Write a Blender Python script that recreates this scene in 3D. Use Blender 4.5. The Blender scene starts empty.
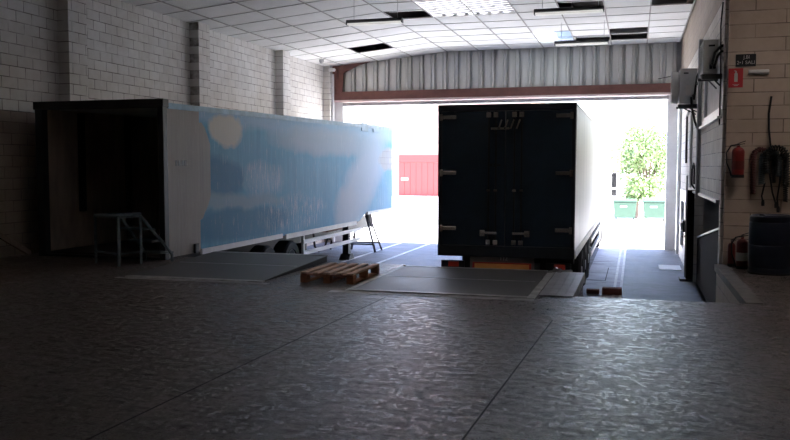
import bpy, bmesh, math, random
from mathutils import Vector, Matrix
random.seed(7)
C = bpy.context.scene.collection
PI = math.pi

# ------------------------------------------------------------------ materials
def new_mat(name):
    m = bpy.data.materials.new(name); m.use_nodes = True
    nt = m.node_tree; nt.nodes.clear()
    out = nt.nodes.new('ShaderNodeOutputMaterial')
    b = nt.nodes.new('ShaderNodeBsdfPrincipled')
    nt.links.new(b.outputs[0], out.inputs[0])
    return m, nt, b
def N(nt, t, **kw):
    n = nt.nodes.new(t)
    for k, v in kw.items():
        setattr(n, k, v)
    return n
def setin(nt, node, i, v):
    if hasattr(v, 'is_output'): nt.links.new(v, node.inputs[i])
    else: node.inputs[i].default_value = v
def mth(nt, op, a, b=0.0, c=None, clamp=False):
    n = N(nt, 'ShaderNodeMath', operation=op); n.use_clamp = clamp
    setin(nt, n, 0, a); setin(nt, n, 1, b)
    if c is not None: setin(nt, n, 2, c)
    return n.outputs[0]
def c4(c): return (c[0], c[1], c[2], 1)
def mixc(nt, f, a, b, mode='MIX'):
    n = N(nt, 'ShaderNodeMix', data_type='RGBA', blend_type=mode)
    setin(nt, n, 0, f)
    setin(nt, n, 6, a if hasattr(a, 'is_output') else c4(a)); setin(nt, n, 7, b if hasattr(b, 'is_output') else c4(b))
    return n.outputs[2]
def ramp(nt, f, p0, p1, c0=(0, 0, 0), c1=(1, 1, 1)):
    r = N(nt, 'ShaderNodeValToRGB'); e = r.color_ramp.elements
    e[0].position = p0; e[1].position = p1; e[0].color = c4(c0); e[1].color = c4(c1)
    nt.links.new(f, r.inputs[0]); return r.outputs[0]
def coords(nt, scale=(1, 1, 1), rot=(0, 0, 0)):
    tc = N(nt, 'ShaderNodeTexCoord'); mp = N(nt, 'ShaderNodeMapping')
    mp.inputs['Scale'].default_value = scale; mp.inputs['Rotation'].default_value = rot
    nt.links.new(tc.outputs['Object'], mp.inputs[0]); return mp.outputs[0]
def noise(nt, vec, scale, detail=4, rough=.6):
    n = N(nt, 'ShaderNodeTexNoise'); n.inputs['Scale'].default_value = scale
    n.inputs['Detail'].default_value = detail; n.inputs['Roughness'].default_value = rough
    nt.links.new(vec, n.inputs['Vector']); return n.outputs[0]
def bump(nt, b, h, strength, dist=.01):
    n = N(nt, 'ShaderNodeBump'); n.inputs['Strength'].default_value = strength; n.inputs['Distance'].default_value = dist
    nt.links.new(h, n.inputs['Height']); nt.links.new(n.outputs[0], b.inputs['Normal'])
def dim(c, k): return tuple(x * k for x in c)

def pm(name, col, rough=.6, metal=0, var=.2, scale=4, bmp=0, bscale=60, stretch=(1, 1, 1)):
    m, nt, b = new_mat(name)
    v = coords(nt, stretch)
    n = noise(nt, v, scale)
    nt.links.new(mixc(nt, ramp(nt, n, .3, .7), dim(col, 1 - var), dim(col, 1 + var)), b.inputs['Base Color'])
    b.inputs['Roughness'].default_value = rough; b.inputs['Metallic'].default_value = metal
    if bmp: bump(nt, b, noise(nt, v, bscale), bmp)
    return m

def block_mat(name, axis, col, mortar, bw=.4, bh=.2, col2=None, split=None, var=.1):
    m, nt, b = new_mat(name)
    tc = N(nt, 'ShaderNodeTexCoord'); sp = N(nt, 'ShaderNodeSeparateXYZ'); nt.links.new(tc.outputs['Object'], sp.inputs[0])
    cb = N(nt, 'ShaderNodeCombineXYZ')
    nt.links.new(sp.outputs['Y' if axis == 'X' else 'X'], cb.inputs[0]); nt.links.new(sp.outputs['Z'], cb.inputs[1])
    br = N(nt, 'ShaderNodeTexBrick'); nt.links.new(cb.outputs[0], br.inputs['Vector'])
    br.inputs['Scale'].default_value = 1; br.inputs['Brick Width'].default_value = bw; br.inputs['Row Height'].default_value = bh
    br.inputs['Mortar Size'].default_value = .009; br.inputs['Mortar Smooth'].default_value = .25; br.inputs['Bias'].default_value = 0
    n1 = noise(nt, tc.outputs['Object'], .7, 5); n2 = noise(nt, tc.outputs['Object'], 6, 5)
    base = col
    if split is not None:
        base = mixc(nt, mth(nt, 'GREATER_THAN', sp.outputs['Z'], split), col, col2)
    dirt = mixc(nt, ramp(nt, n1, .35, .75), (1, 1, 1), (.80, .76, .71))
    dirt2 = mixc(nt, ramp(nt, n2, .4, .9), (1, 1, 1), (.86, .84, .82))
    bc = mixc(nt, 1.0, mixc(nt, 1.0, base, dirt, 'MULTIPLY'), dirt2, 'MULTIPLY')
    br.inputs['Color1'].default_value = (1, 1, 1, 1); br.inputs['Color2'].default_value = c4((1 - var,) * 3)
    br.inputs['Mortar'].default_value = (1, 1, 1, 1)
    bc = mixc(nt, 1.0, bc, br.outputs['Color'], 'MULTIPLY')
    # chips: mortar visible irregularly
    mf = mth(nt, 'MULTIPLY', br.outputs['Fac'], ramp(nt, noise(nt, tc.outputs['Object'], 3.1), .25, .6))
    nt.links.new(mixc(nt, mf, bc, mortar), b.inputs['Base Color'])
    b.inputs['Roughness'].default_value = .75
    h = mth(nt, 'ADD', mth(nt, 'MULTIPLY', br.outputs['Fac'], -1.0), mth(nt, 'MULTIPLY', noise(nt, tc.outputs['Object'], 35), .25))
    bump(nt, b, h, .5, .008)
    return m

M = {}
M['block_white'] = block_mat('block_white', 'X', (.44, .365, .30), (.16, .14, .13), .4, .2, (.72, .71, .695), 2.6)
M['block_right'] = block_mat('block_right', 'X', (.70, .66, .61), (.22, .2, .19), .46, .23, (.42, .34, .27), 4.35)
M['block_tan'] = block_mat('block_tan', 'Y', (.66, .54, .44), (.20, .15, .12), .9, .215)
M['block_side'] = block_mat('block_side', 'X', (.50, .42, .34), (.15, .12, .1), .5, .3)
M['block_back'] = block_mat('block_back', 'Y', (.5, .44, .38), (.2, .16, .13))
M['dark_steel'] = pm('dark_steel', (.035, .037, .04), .5, .4)
M['black'] = pm('black', (.012, .012, .013), .55)
M['rubber'] = pm('rubber', (.02, .02, .021), .8, bmp=.2, bscale=40)
M['steel'] = pm('steel', (.45, .45, .46), .4, .8)
M['chrome'] = pm('chrome', (.6, .58, .55), .25, 1, var=.1)
M['white_paint'] = pm('white_paint', (.72, .72, .73), .45, var=.06)
M['grey_paint'] = pm('grey_paint', (.36, .36, .37), .5, var=.12)
M['pale_grey'] = pm('pale_grey', (.55, .55, .54), .5, var=.1)
M['navy'] = pm('navy', (.018, .035, .055), .42, var=.25, scale=2)
M['navy_frame'] = pm('navy_frame', (.014, .02, .028), .5, var=.25)
M['beam_brown'] = pm('beam_brown', (.16, .062, .05), .55, var=.2)
M['flange_pink'] = pm('flange_pink', (.62, .47, .45), .5, var=.1)
M['brown_door'] = pm('brown_door', (.007, .005, .004), .9, var=.25); M['brown_door'].node_tree.nodes['Principled BSDF'].inputs['Specular IOR Level'].default_value = .08
M['red'] = pm('red', (.24, .018, .018), .35, var=.15)
M['dull_red'] = pm('dull_red', (.16, .022, .02), .4, var=.2)
M['label_white'] = pm('label_white', (.62, .58, .55), .6, var=.08)
M['sign_red'] = pm('sign_red', (.55, .035, .045), .5, var=.1)
M['orange'] = pm('orange', (1.0, .5, .14), .4, var=.08)
M['red_reflector'] = pm('red_reflector', (.62, .05, .03), .35, var=.1)
M['barrel_blue'] = pm('barrel_blue', (.008, .012, .026), .4, var=.15)
M['steps_blue'] = pm('steps_blue', (.16, .21, .23), .5, .1, var=.3, scale=12)
M['hose_red'] = pm('hose_red', (.11, .025, .022), .5)
M['hose_grey'] = pm('hose_grey', (.13, .15, .16), .5)
M['fluor'] = pm('fluor', (.88, .88, .86), .4, var=.02)
m, nt, b = new_mat('fluor_tube'); b.inputs['Base Color'].default_value = (.9, .9, .88, 1); b.inputs['Emission Color'].default_value = (1, .98, .95, 1); b.inputs['Emission Strength'].default_value = .07; M['fluor_tube'] = m
M['galv'] = pm('galv', (.56, .56, .54), .5, .12, var=.16, scale=1.2, stretch=(6, 1, .4))
M['roof_dark'] = pm('roof_dark', (.045, .035, .03), .8, var=.3)
M['shaft_white'] = pm('shaft_white', (.75, .75, .75), .7, var=.05)
M['wall_lining'] = pm('wall_lining', (.46, .38, .32), .7, var=.3, scale=3, stretch=(1, 1, .3))
M['trailer_floor'] = pm('trailer_floor', (.05, .04, .033), .7, var=.3, scale=6, stretch=(5, .4, 1))
M['bin_green'] = pm('bin_green', (.04, .085, .05), .5, var=.1)
M['bin_lid'] = pm('bin_lid', (.03, .065, .04), .5, var=.1)
M['far_wall'] = pm('far_wall', (.40, .30, .24), .85, var=.12, scale=.3)
M['gate_red'] = pm('gate_red', (.20, .022, .018), .55, var=.06)
M['bark'] = pm('bark', (.12, .085, .06), .9, var=.3, bmp=.6, bscale=20)
M['cloth'] = pm('cloth', (.2, .15, .13), .9)
M['glass_dark'] = pm('glass_dark', (.03, .035, .04), .12, var=.1)
M['cardboard_white'] = pm('cardboard_white', (.78, .8, .84), .7, var=.05)
M['trailer_blue'] = pm('trailer_blue', (.27, .42, .55), .6)
M['plate_grey'] = pm('plate_grey', (.23, .205, .19), .6)
M['rib_grey'] = pm('rib_grey', (.2, .2, .2), .8)
M['rust'] = pm('rust', (.2, .09, .05), .8, var=.4, scale=9)
M['marking'] = pm('marking', (.62, .62, .62), .6, var=.25, scale=6)
M['plank'] = pm('plank', (.24, .19, .16), .75, var=.25, scale=3, stretch=(8, 8, 1))
M['siding'] = pm('siding', (.48, .48, .48), .6, var=.12)

def wood(name, col):
    m, nt, b = new_mat(name)
    v = coords(nt, (14, .9, 14)); n = noise(nt, v, 2.2, 6)
    nt.links.new(mixc(nt, ramp(nt, n, .3, .7), dim(col, .6), dim(col, 1.25)), b.inputs['Base Color'])
    b.inputs['Roughness'].default_value = .75; bump(nt, b, n, .3)
    return m
M['pallet_wood'] = wood('pallet_wood', (.72, .48, .33))
M['pallet_dark'] = wood('pallet_dark', (.46, .22, .12))
M['beam_wood'] = wood('beam_wood', (.19, .06, .04))

M['grid_dark'] = pm('grid_dark', (.30, .29, .28), .7)
M['curb'] = pm('curb', (.13, .115, .10), .8, var=.3, scale=5, bmp=.3)
# leaves
m, nt, b = new_mat('leaf'); v = coords(nt); n = noise(nt, v, 2.5)
nt.links.new(mixc(nt, ramp(nt, n, .3, .7), (.11, .18, .05), (.27, .35, .15)), b.inputs['Base Color'])
b.inputs['Roughness'].default_value = .6; M['leaf'] = m

# ceiling tile
m, nt, b = new_mat('ceiling_tile'); v = coords(nt); n = noise(nt, v, .8, 3); n2 = noise(nt, v, 90, 3)
nt.links.new(mixc(nt, ramp(nt, n, .35, .7), (.75, .75, .75), (.66, .66, .65)), b.inputs['Base Color'])
b.inputs['Roughness'].default_value = .85; bump(nt, b, n2, .15, .004); M['ceiling_tile'] = m

# translucent roof sheet
def sheet(name, col):
    m = bpy.data.materials.new(name); m.use_nodes = True; nt = m.node_tree; nt.nodes.clear()
    out = N(nt, 'ShaderNodeOutputMaterial'); t = N(nt, 'ShaderNodeBsdfTranslucent'); d = N(nt, 'ShaderNodeBsdfDiffuse'); mx = N(nt, 'ShaderNodeMixShader')
    v = coords(nt); n = noise(nt, v, 5)
    cc = mixc(nt, ramp(nt, n, .3, .7), dim(col, .95), col)
    nt.links.new(cc, t.inputs[0]); nt.links.new(cc, d.inputs[0])
    mx.inputs[0].default_value = .4; nt.links.new(t.outputs[0], mx.inputs[1]); nt.links.new(d.outputs[0], mx.inputs[2]); nt.links.new(mx.outputs[0], out.inputs[0])
    return m
M['sheet_white'] = sheet('sheet_white', (.8, .8, .8)); M['sheet_blue'] = sheet('sheet_blue', (.26, .31, .32)); M['sheet_fill'] = sheet('sheet_fill', (.46, .41, .36))

# dock floor: dark worn trowelled concrete
m, nt, b = new_mat('dock_concrete'); v = coords(nt)
va = coords(nt, (1, .6, 1), (0, 0, .6)); vb = coords(nt, (.45, 1, 1), (0, 0, .3)); vc = coords(nt, (1.0, .4, 1), (0, 0, -.45))
big = noise(nt, v, .3, 4); mid = noise(nt, v, 2.0, 8, .75); fine = noise(nt, v, 26, 5, .75); st1 = noise(nt, va, 17, 9, .85); st2 = noise(nt, vb, 13, 9, .85); st3 = noise(nt, vc, 6, 7, .75)
c = mixc(nt, ramp(nt, mid, .35, .68), (.075, .058, .048), (.165, .132, .112))
c = mixc(nt, mth(nt, 'MULTIPLY', ramp(nt, big, .46, .6), .55), c, (.105, .062, .05))
c = mixc(nt, mth(nt, 'MULTIPLY', ramp(nt, st2, .50, .62), .8), c, (.022, .019, .017))
c = mixc(nt, mth(nt, 'MULTIPLY', ramp(nt, st1, .52, .64), .7), c, (.025, .021, .019))
c = mixc(nt, mth(nt, 'MULTIPLY', ramp(nt, st3, .58, .68), .5), c, (.20, .18, .165))
nt.links.new(c, b.inputs['Base Color'])
scuff = mth(nt, 'MULTIPLY', mth(nt, 'MAXIMUM', ramp(nt, st2, .48, .62), ramp(nt, st1, .50, .62)), .95)
nt.links.new(mth(nt, 'ADD', mth(nt, 'MULTIPLY', scuff, .35), mth(nt, 'MULTIPLY', mid, .25)), b.inputs['Roughness'])
rg = mth(nt, 'ADD', mth(nt, 'ADD', mth(nt, 'MULTIPLY', scuff, .35), .14), mth(nt, 'MULTIPLY', mid, .24)); nt.links.new(rg, b.inputs['Roughness'])
nt.links.new(mth(nt, 'SUBTRACT', .46, mth(nt, 'MULTIPLY', scuff, .30)), b.inputs['Specular IOR Level'])
h = mth(nt, 'ADD', mth(nt, 'ADD', mth(nt, 'MULTIPLY', fine, .55), mth(nt, 'MULTIPLY', st1, .5)), mth(nt, 'MULTIPLY', scuff, -.22))
bump(nt, b, h, .75, .0075); M['dock_concrete'] = m

# bay / yard concrete
def bay(name, lo, hi, dk):
    m, nt, b = new_mat(name); v = coords(nt); vx = coords(nt, (.4, 1, 1)); mid = noise(nt, v, 1.6, 8, .7); fine = noise(nt, v, 14, 6, .7); st = noise(nt, vx, 3.2, 8, .75)
    c = mixc(nt, ramp(nt, mid, .35, .65), lo, hi)
    c = mixc(nt, mth(nt, 'MULTIPLY', ramp(nt, st, .5, .62), dk), c, (.07, .07, .08))
    nt.links.new(c, b.inputs['Base Color']); nt.links.new(mth(nt, 'ADD', mth(nt, 'MULTIPLY', mid, .3), .45), b.inputs['Roughness']); b.inputs['Specular IOR Level'].default_value = .3
    bump(nt, b, mth(nt, 'ADD', mth(nt, 'MULTIPLY', fine, .3), st), .8, .03); M[name] = m
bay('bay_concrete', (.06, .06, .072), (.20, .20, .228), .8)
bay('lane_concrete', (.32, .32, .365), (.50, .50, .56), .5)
m, nt, b = new_mat('yard_concrete'); v = coords(nt); mid = noise(nt, v, .6, 7, .65)
nt.links.new(mixc(nt, ramp(nt, mid, .3, .7), (.50, .49, .47), (.60, .59, .57)), b.inputs['Base Color']); b.inputs['Roughness'].default_value = .8; M['yard_concrete'] = m

# diamond plate deck
m, nt, b = new_mat('deck_plate'); v = coords(nt, (1, 1, 1), (0, 0, PI / 4)); vv = coords(nt); mid = noise(nt, vv, 1.6, 6)
vo = N(nt, 'ShaderNodeTexVoronoi'); vo.inputs['Scale'].default_value = 28; vo.inputs['Randomness'].default_value = 0.0; nt.links.new(v, vo.inputs['Vector'])
nt.links.new(mixc(nt, ramp(nt, mid, .3, .7), (.085, .085, .085), (.15, .148, .145)), b.inputs['Base Color'])
b.inputs['Metallic'].default_value = .35; nt.links.new(mth(nt, 'ADD', mth(nt, 'MULTIPLY', mid, .3), .31), b.inputs['Roughness'])
bump(nt, b, mth(nt, 'MULTIPLY', vo.outputs['Distance'], -1.0), .5, .006); M['deck_plate'] = m
M['edge_steel'] = pm('edge_steel', (.46, .45, .44), .45, .3, var=.35, scale=5)
M['cover_plate'] = pm('cover_plate', (.36, .36, .38), .38, .3, var=.25, scale=3)

# painted trailer side: blue paint with painted-over patches (object space of the trailer, y along it, z up)
def side_mat():
    m, nt, b = new_mat('trailer_side_paint')
    tc = N(nt, 'ShaderNodeTexCoord'); sp = N(nt, 'ShaderNodeSeparateXYZ'); nt.links.new(tc.outputs['Object'], sp.inputs[0])
    nz = noise(nt, tc.outputs['Object'], 1.3, 5); nz2 = noise(nt, tc.outputs['Object'], 1.0, 4)
    # trailer root stands at y=12.4, z=-1.1
    y = mth(nt, 'ADD', mth(nt, 'ADD', sp.outputs['Y'], 12.4), mth(nt, 'MULTIPLY', mth(nt, 'SUBTRACT', nz, .5), .9))
    z = mth(nt, 'ADD', mth(nt, 'ADD', sp.outputs['Z'], -1.1), mth(nt, 'MULTIPLY', mth(nt, 'SUBTRACT', nz2, .5), .45))
    yr = mth(nt, 'ADD', sp.outputs['Y'], 12.4); zr = mth(nt, 'ADD', sp.outputs['Z'], -1.1)
    def ell(cy, cz, ry, rz, soft=.25, shear=0.0):
        dy = mth(nt, 'SUBTRACT', y, cy); dz = mth(nt, 'SUBTRACT', z, cz)
        if shear: dy = mth(nt, 'ADD', dy, mth(nt, 'MULTIPLY', dz, shear))
        a = mth(nt, 'POWER', mth(nt, 'ABSOLUTE', mth(nt, 'DIVIDE', dy, ry)), 2.0); c_ = mth(nt, 'POWER', mth(nt, 'ABSOLUTE', mth(nt, 'DIVIDE', dz, rz)), 2.0)
        r = mth(nt, 'ADD', a, c_)
        return mth(nt, 'DIVIDE', mth(nt, 'SUBTRACT', 1.0 + soft, r), 2 * soft, clamp=True)
    def sc(f, k): return mth(nt, 'MULTIPLY', f, k)
    vs = N(nt, 'ShaderNodeMapping'); vs.inputs['Scale'].default_value = (1, 5, .35); nt.links.new(tc.outputs['Object'], vs.inputs[0])
    streak = noise(nt, vs.outputs[0], 2.0, 6, .7)
    base = mixc(nt, ramp(nt, streak, .35, .7), (.10, .30, .47), (.16, .41, .59))
    base = mixc(nt, sc(mth(nt, 'DIVIDE', mth(nt, 'SUBTRACT', z, 2.30), .2, clamp=True), .7), base, (.36, .52, .68))      # pale top band
    base = mixc(nt, sc(ell(20.3, 2.25, 3.2, .33, .6), .75), base, (.42, .48, .56))
    base = mixc(nt, sc(ell(14.4, 1.4, .9, .42, .3), .8), base, (.055, .20, .36))
    base = mixc(nt, sc(ell(14.8, .90, 2.2, .17, .7), .75), base, (.30, .42, .50))
    base = mixc(nt, sc(ell(15.2, .42, 2.4, .34, .35), .8), base, (.06, .22, .37))
    base = mixc(nt, sc(ell(23.2, 1.25, 1.5, 1.35, .6, -1.0), .85), base, (.42, .49, .58))   # long slanted pale smear
    base = mixc(nt, sc(ell(21.6, .45, .9, .55, .6), .7), base, (.42, .47, .55))
    base = mixc(nt, sc(ell(16.3, 1.35, .9, .30, .9), .55), base, (.34, .50, .63))
    base = mixc(nt, ell(14.62, 2.33, .72, .30, .3), base, (.60, .57, .50))
    bk = N(nt, 'ShaderNodeTexBrick'); cb = N(nt, 'ShaderNodeCombineXYZ'); nt.links.new(sp.outputs['Y'], cb.inputs[0]); nt.links.new(sp.outputs['Z'], cb.inputs[1]); nt.links.new(cb.outputs[0], bk.inputs['Vector'])
    bk.inputs['Scale'].default_value = 1; bk.inputs['Brick Width'].default_value = .45; bk.inputs['Row Height'].default_value = .2; bk.inputs['Mortar Size'].default_value = .008
    bk.inputs['Color1'].default_value = (.42, .43, .45, 1); bk.inputs['Color2'].default_value = (.36, .37, .39, 1); bk.inputs['Mortar'].default_value = (.25, .25, .27, 1)
    base = mixc(nt, ell(25.6, 1.85, .95, .34, .3), base, bk.outputs[0])
    # scuffs: bright scratched flecks low on the side
    flk = ramp(nt, noise(nt, vs.outputs[0], 5.5, 7, .75), .54, .60)
    low = mth(nt, 'MAXIMUM', ell(18.0, .55, 1.9, .42, .4), ell(16.3, 1.35, 1.0, .35, .4))
    base = mixc(nt, sc(mth(nt, 'MULTIPLY', flk, low), .85), base, (.72, .74, .76))
    flk2 = ramp(nt, noise(nt, vs.outputs[0], 8.0, 5, .6), .63, .68)
    base = mixc(nt, sc(flk2, .6), base, (.66, .70, .74))
    # bare tan first panel with a ragged right edge
    edge = mth(nt, 'ADD', 13.56, sc(ell(13.95, 1.5, .9, .8, .6), .40))
    tan_f = mth(nt, 'LESS_THAN', yr, edge)
    tan = mixc(nt, ramp(nt, streak, .4, .8), (.40, .365, .33), (.30, .27, .24))
    tan = mixc(nt, flk2, tan, (.45, .43, .4))
    base = mixc(nt, tan_f, base, tan)
    nt.links.new(base, b.inputs['Base Color']); b.inputs['Roughness'].default_value = .6; b.inputs['Specular IOR Level'].default_value = .12
    seam = mth(nt, 'LESS_THAN', mth(nt, 'FRACT', mth(nt, 'DIVIDE', mth(nt, 'SUBTRACT', yr, 12.36), 1.2)), .02)
    fl = mth(nt, 'SINE', mth(nt, 'MULTIPLY', yr, 62.0))
    bump(nt, b, mth(nt, 'ADD', mth(nt, 'MULTIPLY', seam, -3.0), mth(nt, 'MULTIPLY', fl, .25)), .35, .006)
    return m
M['trailer_side'] = side_mat()
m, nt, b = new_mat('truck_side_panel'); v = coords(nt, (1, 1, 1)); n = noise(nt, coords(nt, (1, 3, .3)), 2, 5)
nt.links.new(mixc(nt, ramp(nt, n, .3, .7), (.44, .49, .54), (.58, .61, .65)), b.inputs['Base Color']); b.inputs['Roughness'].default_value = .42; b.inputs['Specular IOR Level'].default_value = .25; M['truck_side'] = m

# ------------------------------------------------------------------ mesh builder
OFF = {}
class MB:
    def __init__(s): s.v = []; s.f = []; s.mi = []; s.cur = 0
    def add(s, vs, fs):
        k = len(s.v); s.v += [tuple(p) for p in vs]; s.f += [tuple(i + k for i in f) for f in fs]; s.mi += [s.cur] * len(fs); return s
    def box(s, x0, x1, y0, y1, z0, z1):
        vs = [(x, y, z) for x in (x0, x1) for y in (y0, y1) for z in (z0, z1)]
        return s.add(vs, [(0, 1, 3, 2), (4, 6, 7, 5), (0, 4, 5, 1), (2, 3, 7, 6), (0, 2, 6, 4), (1, 5, 7, 3)])
    def beam(s, p, q, w, h, up=(0, 0, 1)):
        p = Vector(p); q = Vector(q); d = (q - p).normalized(); u = Vector(up)
        if abs(d.dot(u)) > .98: u = Vector((1, 0, 0))
        a = d.cross(u).normalized() * w / 2; c = a.normalized().cross(d).normalized() * h / 2
        vs = [p - a - c, p + a - c, p + a + c, p - a + c, q - a - c, q + a - c, q + a + c, q - a + c]
        return s.add(vs, [(3, 2, 1, 0), (4, 5, 6, 7), (0, 1, 5, 4), (1, 2, 6, 5), (2, 3, 7, 6), (3, 0, 4, 7)])
    def prism(s, poly, axis, a, b):
        n = len(poly)
        def P(u, w, t): return {'X': (t, u, w), 'Y': (u, t, w), 'Z': (u, w, t)}[axis]
        vs = [P(u, w, a) for u, w in poly] + [P(u, w, b) for u, w in poly]
        fs = [tuple(range(n - 1, -1, -1)), tuple(range(n, 2 * n))] + [(i, (i + 1) % n, n + (i + 1) % n, n + i) for i in range(n)]
        return s.add(vs, fs)
    def tube(s, pts, r, n=8, cap=True):
        pts = [Vector(p) for p in pts]; L = len(pts); rs = r if isinstance(r, (list, tuple)) else [r] * L
        vs = []; prev = None
        for i, p in enumerate(pts):
            d = (pts[min(i + 1, L - 1)] - pts[max(i - 1, 0)]).normalized()
            if prev is None:
                u = Vector((0, 0, 1)) if abs(d.z) < .9 else Vector((1, 0, 0)); a = d.cross(u).normalized()
            else:
                a = (prev - d * prev.dot(d)).normalized()
            prev = a; c = d.cross(a)
            for j in range(n):
                t = 2 * PI * j / n; vs.append(p + (a * math.cos(t) + c * math.sin(t)) * rs[i])
        fs = [(i * n + j, i * n + (j + 1) % n, (i + 1) * n + (j + 1) % n, (i + 1) * n + j) for i in range(L - 1) for j in range(n)]
        if cap: fs += [tuple(range(n - 1, -1, -1)), tuple((L - 1) * n + j for j in range(n))]
        return s.add(vs, fs)
    def lathe(s, prof, c, axis='Z', n=24):
        vs = []
        for r, h in prof:
            for j in range(n):
                t = 2 * PI * j / n; a, d = r * math.cos(t), r * math.sin(t)
                vs.append({'Z': (c[0] + a, c[1] + d, c[2] + h), 'X': (c[0] + h, c[1] + a, c[2] + d), 'Y': (c[0] + a, c[1] + h, c[2] + d)}[axis])
        L = len(prof)
        fs = [(i * n + j, i * n + (j + 1) % n, (i + 1) * n + (j + 1) % n, (i + 1) * n + j) for i in range(L - 1) for j in range(n)]
        if prof[0][0] > 1e-5: fs.append(tuple(range(n - 1, -1, -1)))
        if prof[-1][0] > 1e-5: fs.append(tuple((L - 1) * n + j for j in range(n)))
        return s.add(vs, fs)
    def build(s, name, mat, parent=None, bevel=0, smooth=False, flip=True):
        off = Vector(OFF.get(parent.name, (0, 0, 0))) if parent else Vector((0, 0, 0))
        me = bpy.data.meshes.new(name); me.from_pydata([tuple(Vector(p) - off) for p in s.v], [], s.f)
        ms = mat if isinstance(mat, (list, tuple)) else [mat]
        for x in ms: me.materials.append(M[x])
        if len(ms) > 1:
            for p, i in zip(me.polygons, s.mi): p.material_index = i
        bm = bmesh.new(); bm.from_mesh(me); bmesh.ops.remove_doubles(bm, verts=bm.verts, dist=1e-6)
        if flip: bmesh.ops.recalc_face_normals(bm, faces=bm.faces)
        bm.to_mesh(me); bm.free()
        if smooth:
            for p in me.polygons: p.use_smooth = True
            me.set_sharp_from_angle(angle=math.radians(38))
        o = bpy.data.objects.new(name, me); C.objects.link(o)
        if parent: o.parent = parent; OFF[o.name] = tuple(off)
        if bevel:
            bv = o.modifiers.new('b', 'BEVEL'); bv.width = bevel; bv.segments = 2; bv.limit_method = 'ANGLE'; bv.angle_limit = math.radians(40)
        return o
def B(): return MB()
def thing(name, loc, label, cat, group=None):
    o = bpy.data.objects.new(name, None); C.objects.link(o); o.location = loc; o.empty_display_size = .2
    OFF[o.name] = tuple(loc); return tag(o, label, cat, group)
def tag(o, label, cat, group=None):
    o['label'] = label; o['category'] = cat
    if group: o['group'] = group
    return o
def struct(o, label=None, cat=None):
    o['kind'] = 'structure'
    if label: o['label'] = label
    if cat: o['category'] = cat
    return o
def single(o, loc, label, cat, group=None):
    """move a top-level mesh's origin to its base"""
    o.data.transform(Matrix.Translation(-Vector(loc))); o.location = loc; return tag(o, label, cat, group)
def text(s, size, loc, rot, mat, parent, name='lettering', ext=.002):
    cu = bpy.data.curves.new(name, 'FONT'); cu.body = s; cu.size = size; cu.align_x = 'CENTER'; cu.align_y = 'CENTER'; cu.extrude = ext
    cu.materials.append(M[mat]); tmp = bpy.data.objects.new(name, cu); C.objects.link(tmp)
    dg = bpy.context.evaluated_depsgraph_get(); me = bpy.data.meshes.new_from_object(tmp.evaluated_get(dg))
    bpy.data.objects.remove(tmp); o = bpy.data.objects.new(name, me); C.objects.link(o)
    o.parent = parent; o.location = Vector(loc) - Vector(OFF[parent.name]); o.rotation_euler = rot; return o

def copy_tree(o, parent=None):
    c = o.copy(); C.objects.link(c)
    if parent: c.parent = parent
    for ch in [x for x in C.objects if x.parent == o]: copy_tree(ch, c)
    return c

# ------------------------------------------------------------------ setting
struct(B().prism([(-10.7, -8), (8, -8), (8, 14.3), (1.33, 14.3), (1.33, 10.3), (-.72, 10.3), (-.72, 12.6), (-3.6, 12.6), (-3.6, 12.95), (-10.7, 12.95)], 'Z', -1.3, 0).build('floor', 'dock_concrete'),
       'dark worn concrete dock floor', 'floor')
struct(B().box(-10.7, 3.4, 10.0, 28.15, -1.4, -1.1).build('ground', 'bay_concrete'), 'blue grey concrete floor of the truck bay', 'floor')
struct(B().box(-120, 120, 28.15, 400, -1.4, -1.1).build('road', 'yard_concrete'), 'sunlit pale concrete yard outside the gate', 'ground')
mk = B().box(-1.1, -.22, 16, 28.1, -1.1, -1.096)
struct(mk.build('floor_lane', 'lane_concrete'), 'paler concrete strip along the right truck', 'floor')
mk = B().box(-.42, -.36, 14, 28.1, -1.096, -1.09).box(-.28, -.22, 14, 28.1, -1.096, -1.09).box(-8.0, -7.9, 13.2, 28.1, -1.1, -1.094).box(-6.95, -6.85, 13.2, 28.1, -1.1, -1.094)
struct(mk.build('road_markings', 'marking'), 'thin white lines along the bay floor', 'road markings')
for pts in ([(-3.08, 3.4), (-2.92, 9.6)], [(-.99, 3.4), (-.80, 8.6)]):
    (xa, ya), (xb, yb) = pts
    struct(B().beam((xa, ya, .0), (xb, yb, .0), .013, .004).build('floor_groove', 'rubber'), 'long dark groove worn along the dock floor', 'groove')['group'] = 'grooves in the dock floor'
struct(B().box(-1.1, -.62, 20.0, 20.03, -1.096, -1.092).box(-.64, -.62, 20.03, 22.6, -1.096, -1.092).box(-1.1, -.44, 24.0, 24.03, -1.096, -1.092).build('floor_joint', 'rubber'), 'dark joints in the pale floor strip', 'joint')
# dock edge angle irons and platform curb
struct(B().box(-.76, -.70, 10.3, 12.6, -.12, .006).box(-3.6, -.7, 12.58, 12.63, -.15, .006).build('trim_1', 'edge_steel'))
struct(B().box(1.28, 1.46, 10.3, 14.3, -.09, .012).build('trim_2', 'curb'), 'grey concrete curb along the raised platform', 'curb')
struct(B().box(1.31, 1.335, 10.32, 14.28, -1.1, -.09).build('trim_3', 'block_side'))
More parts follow.
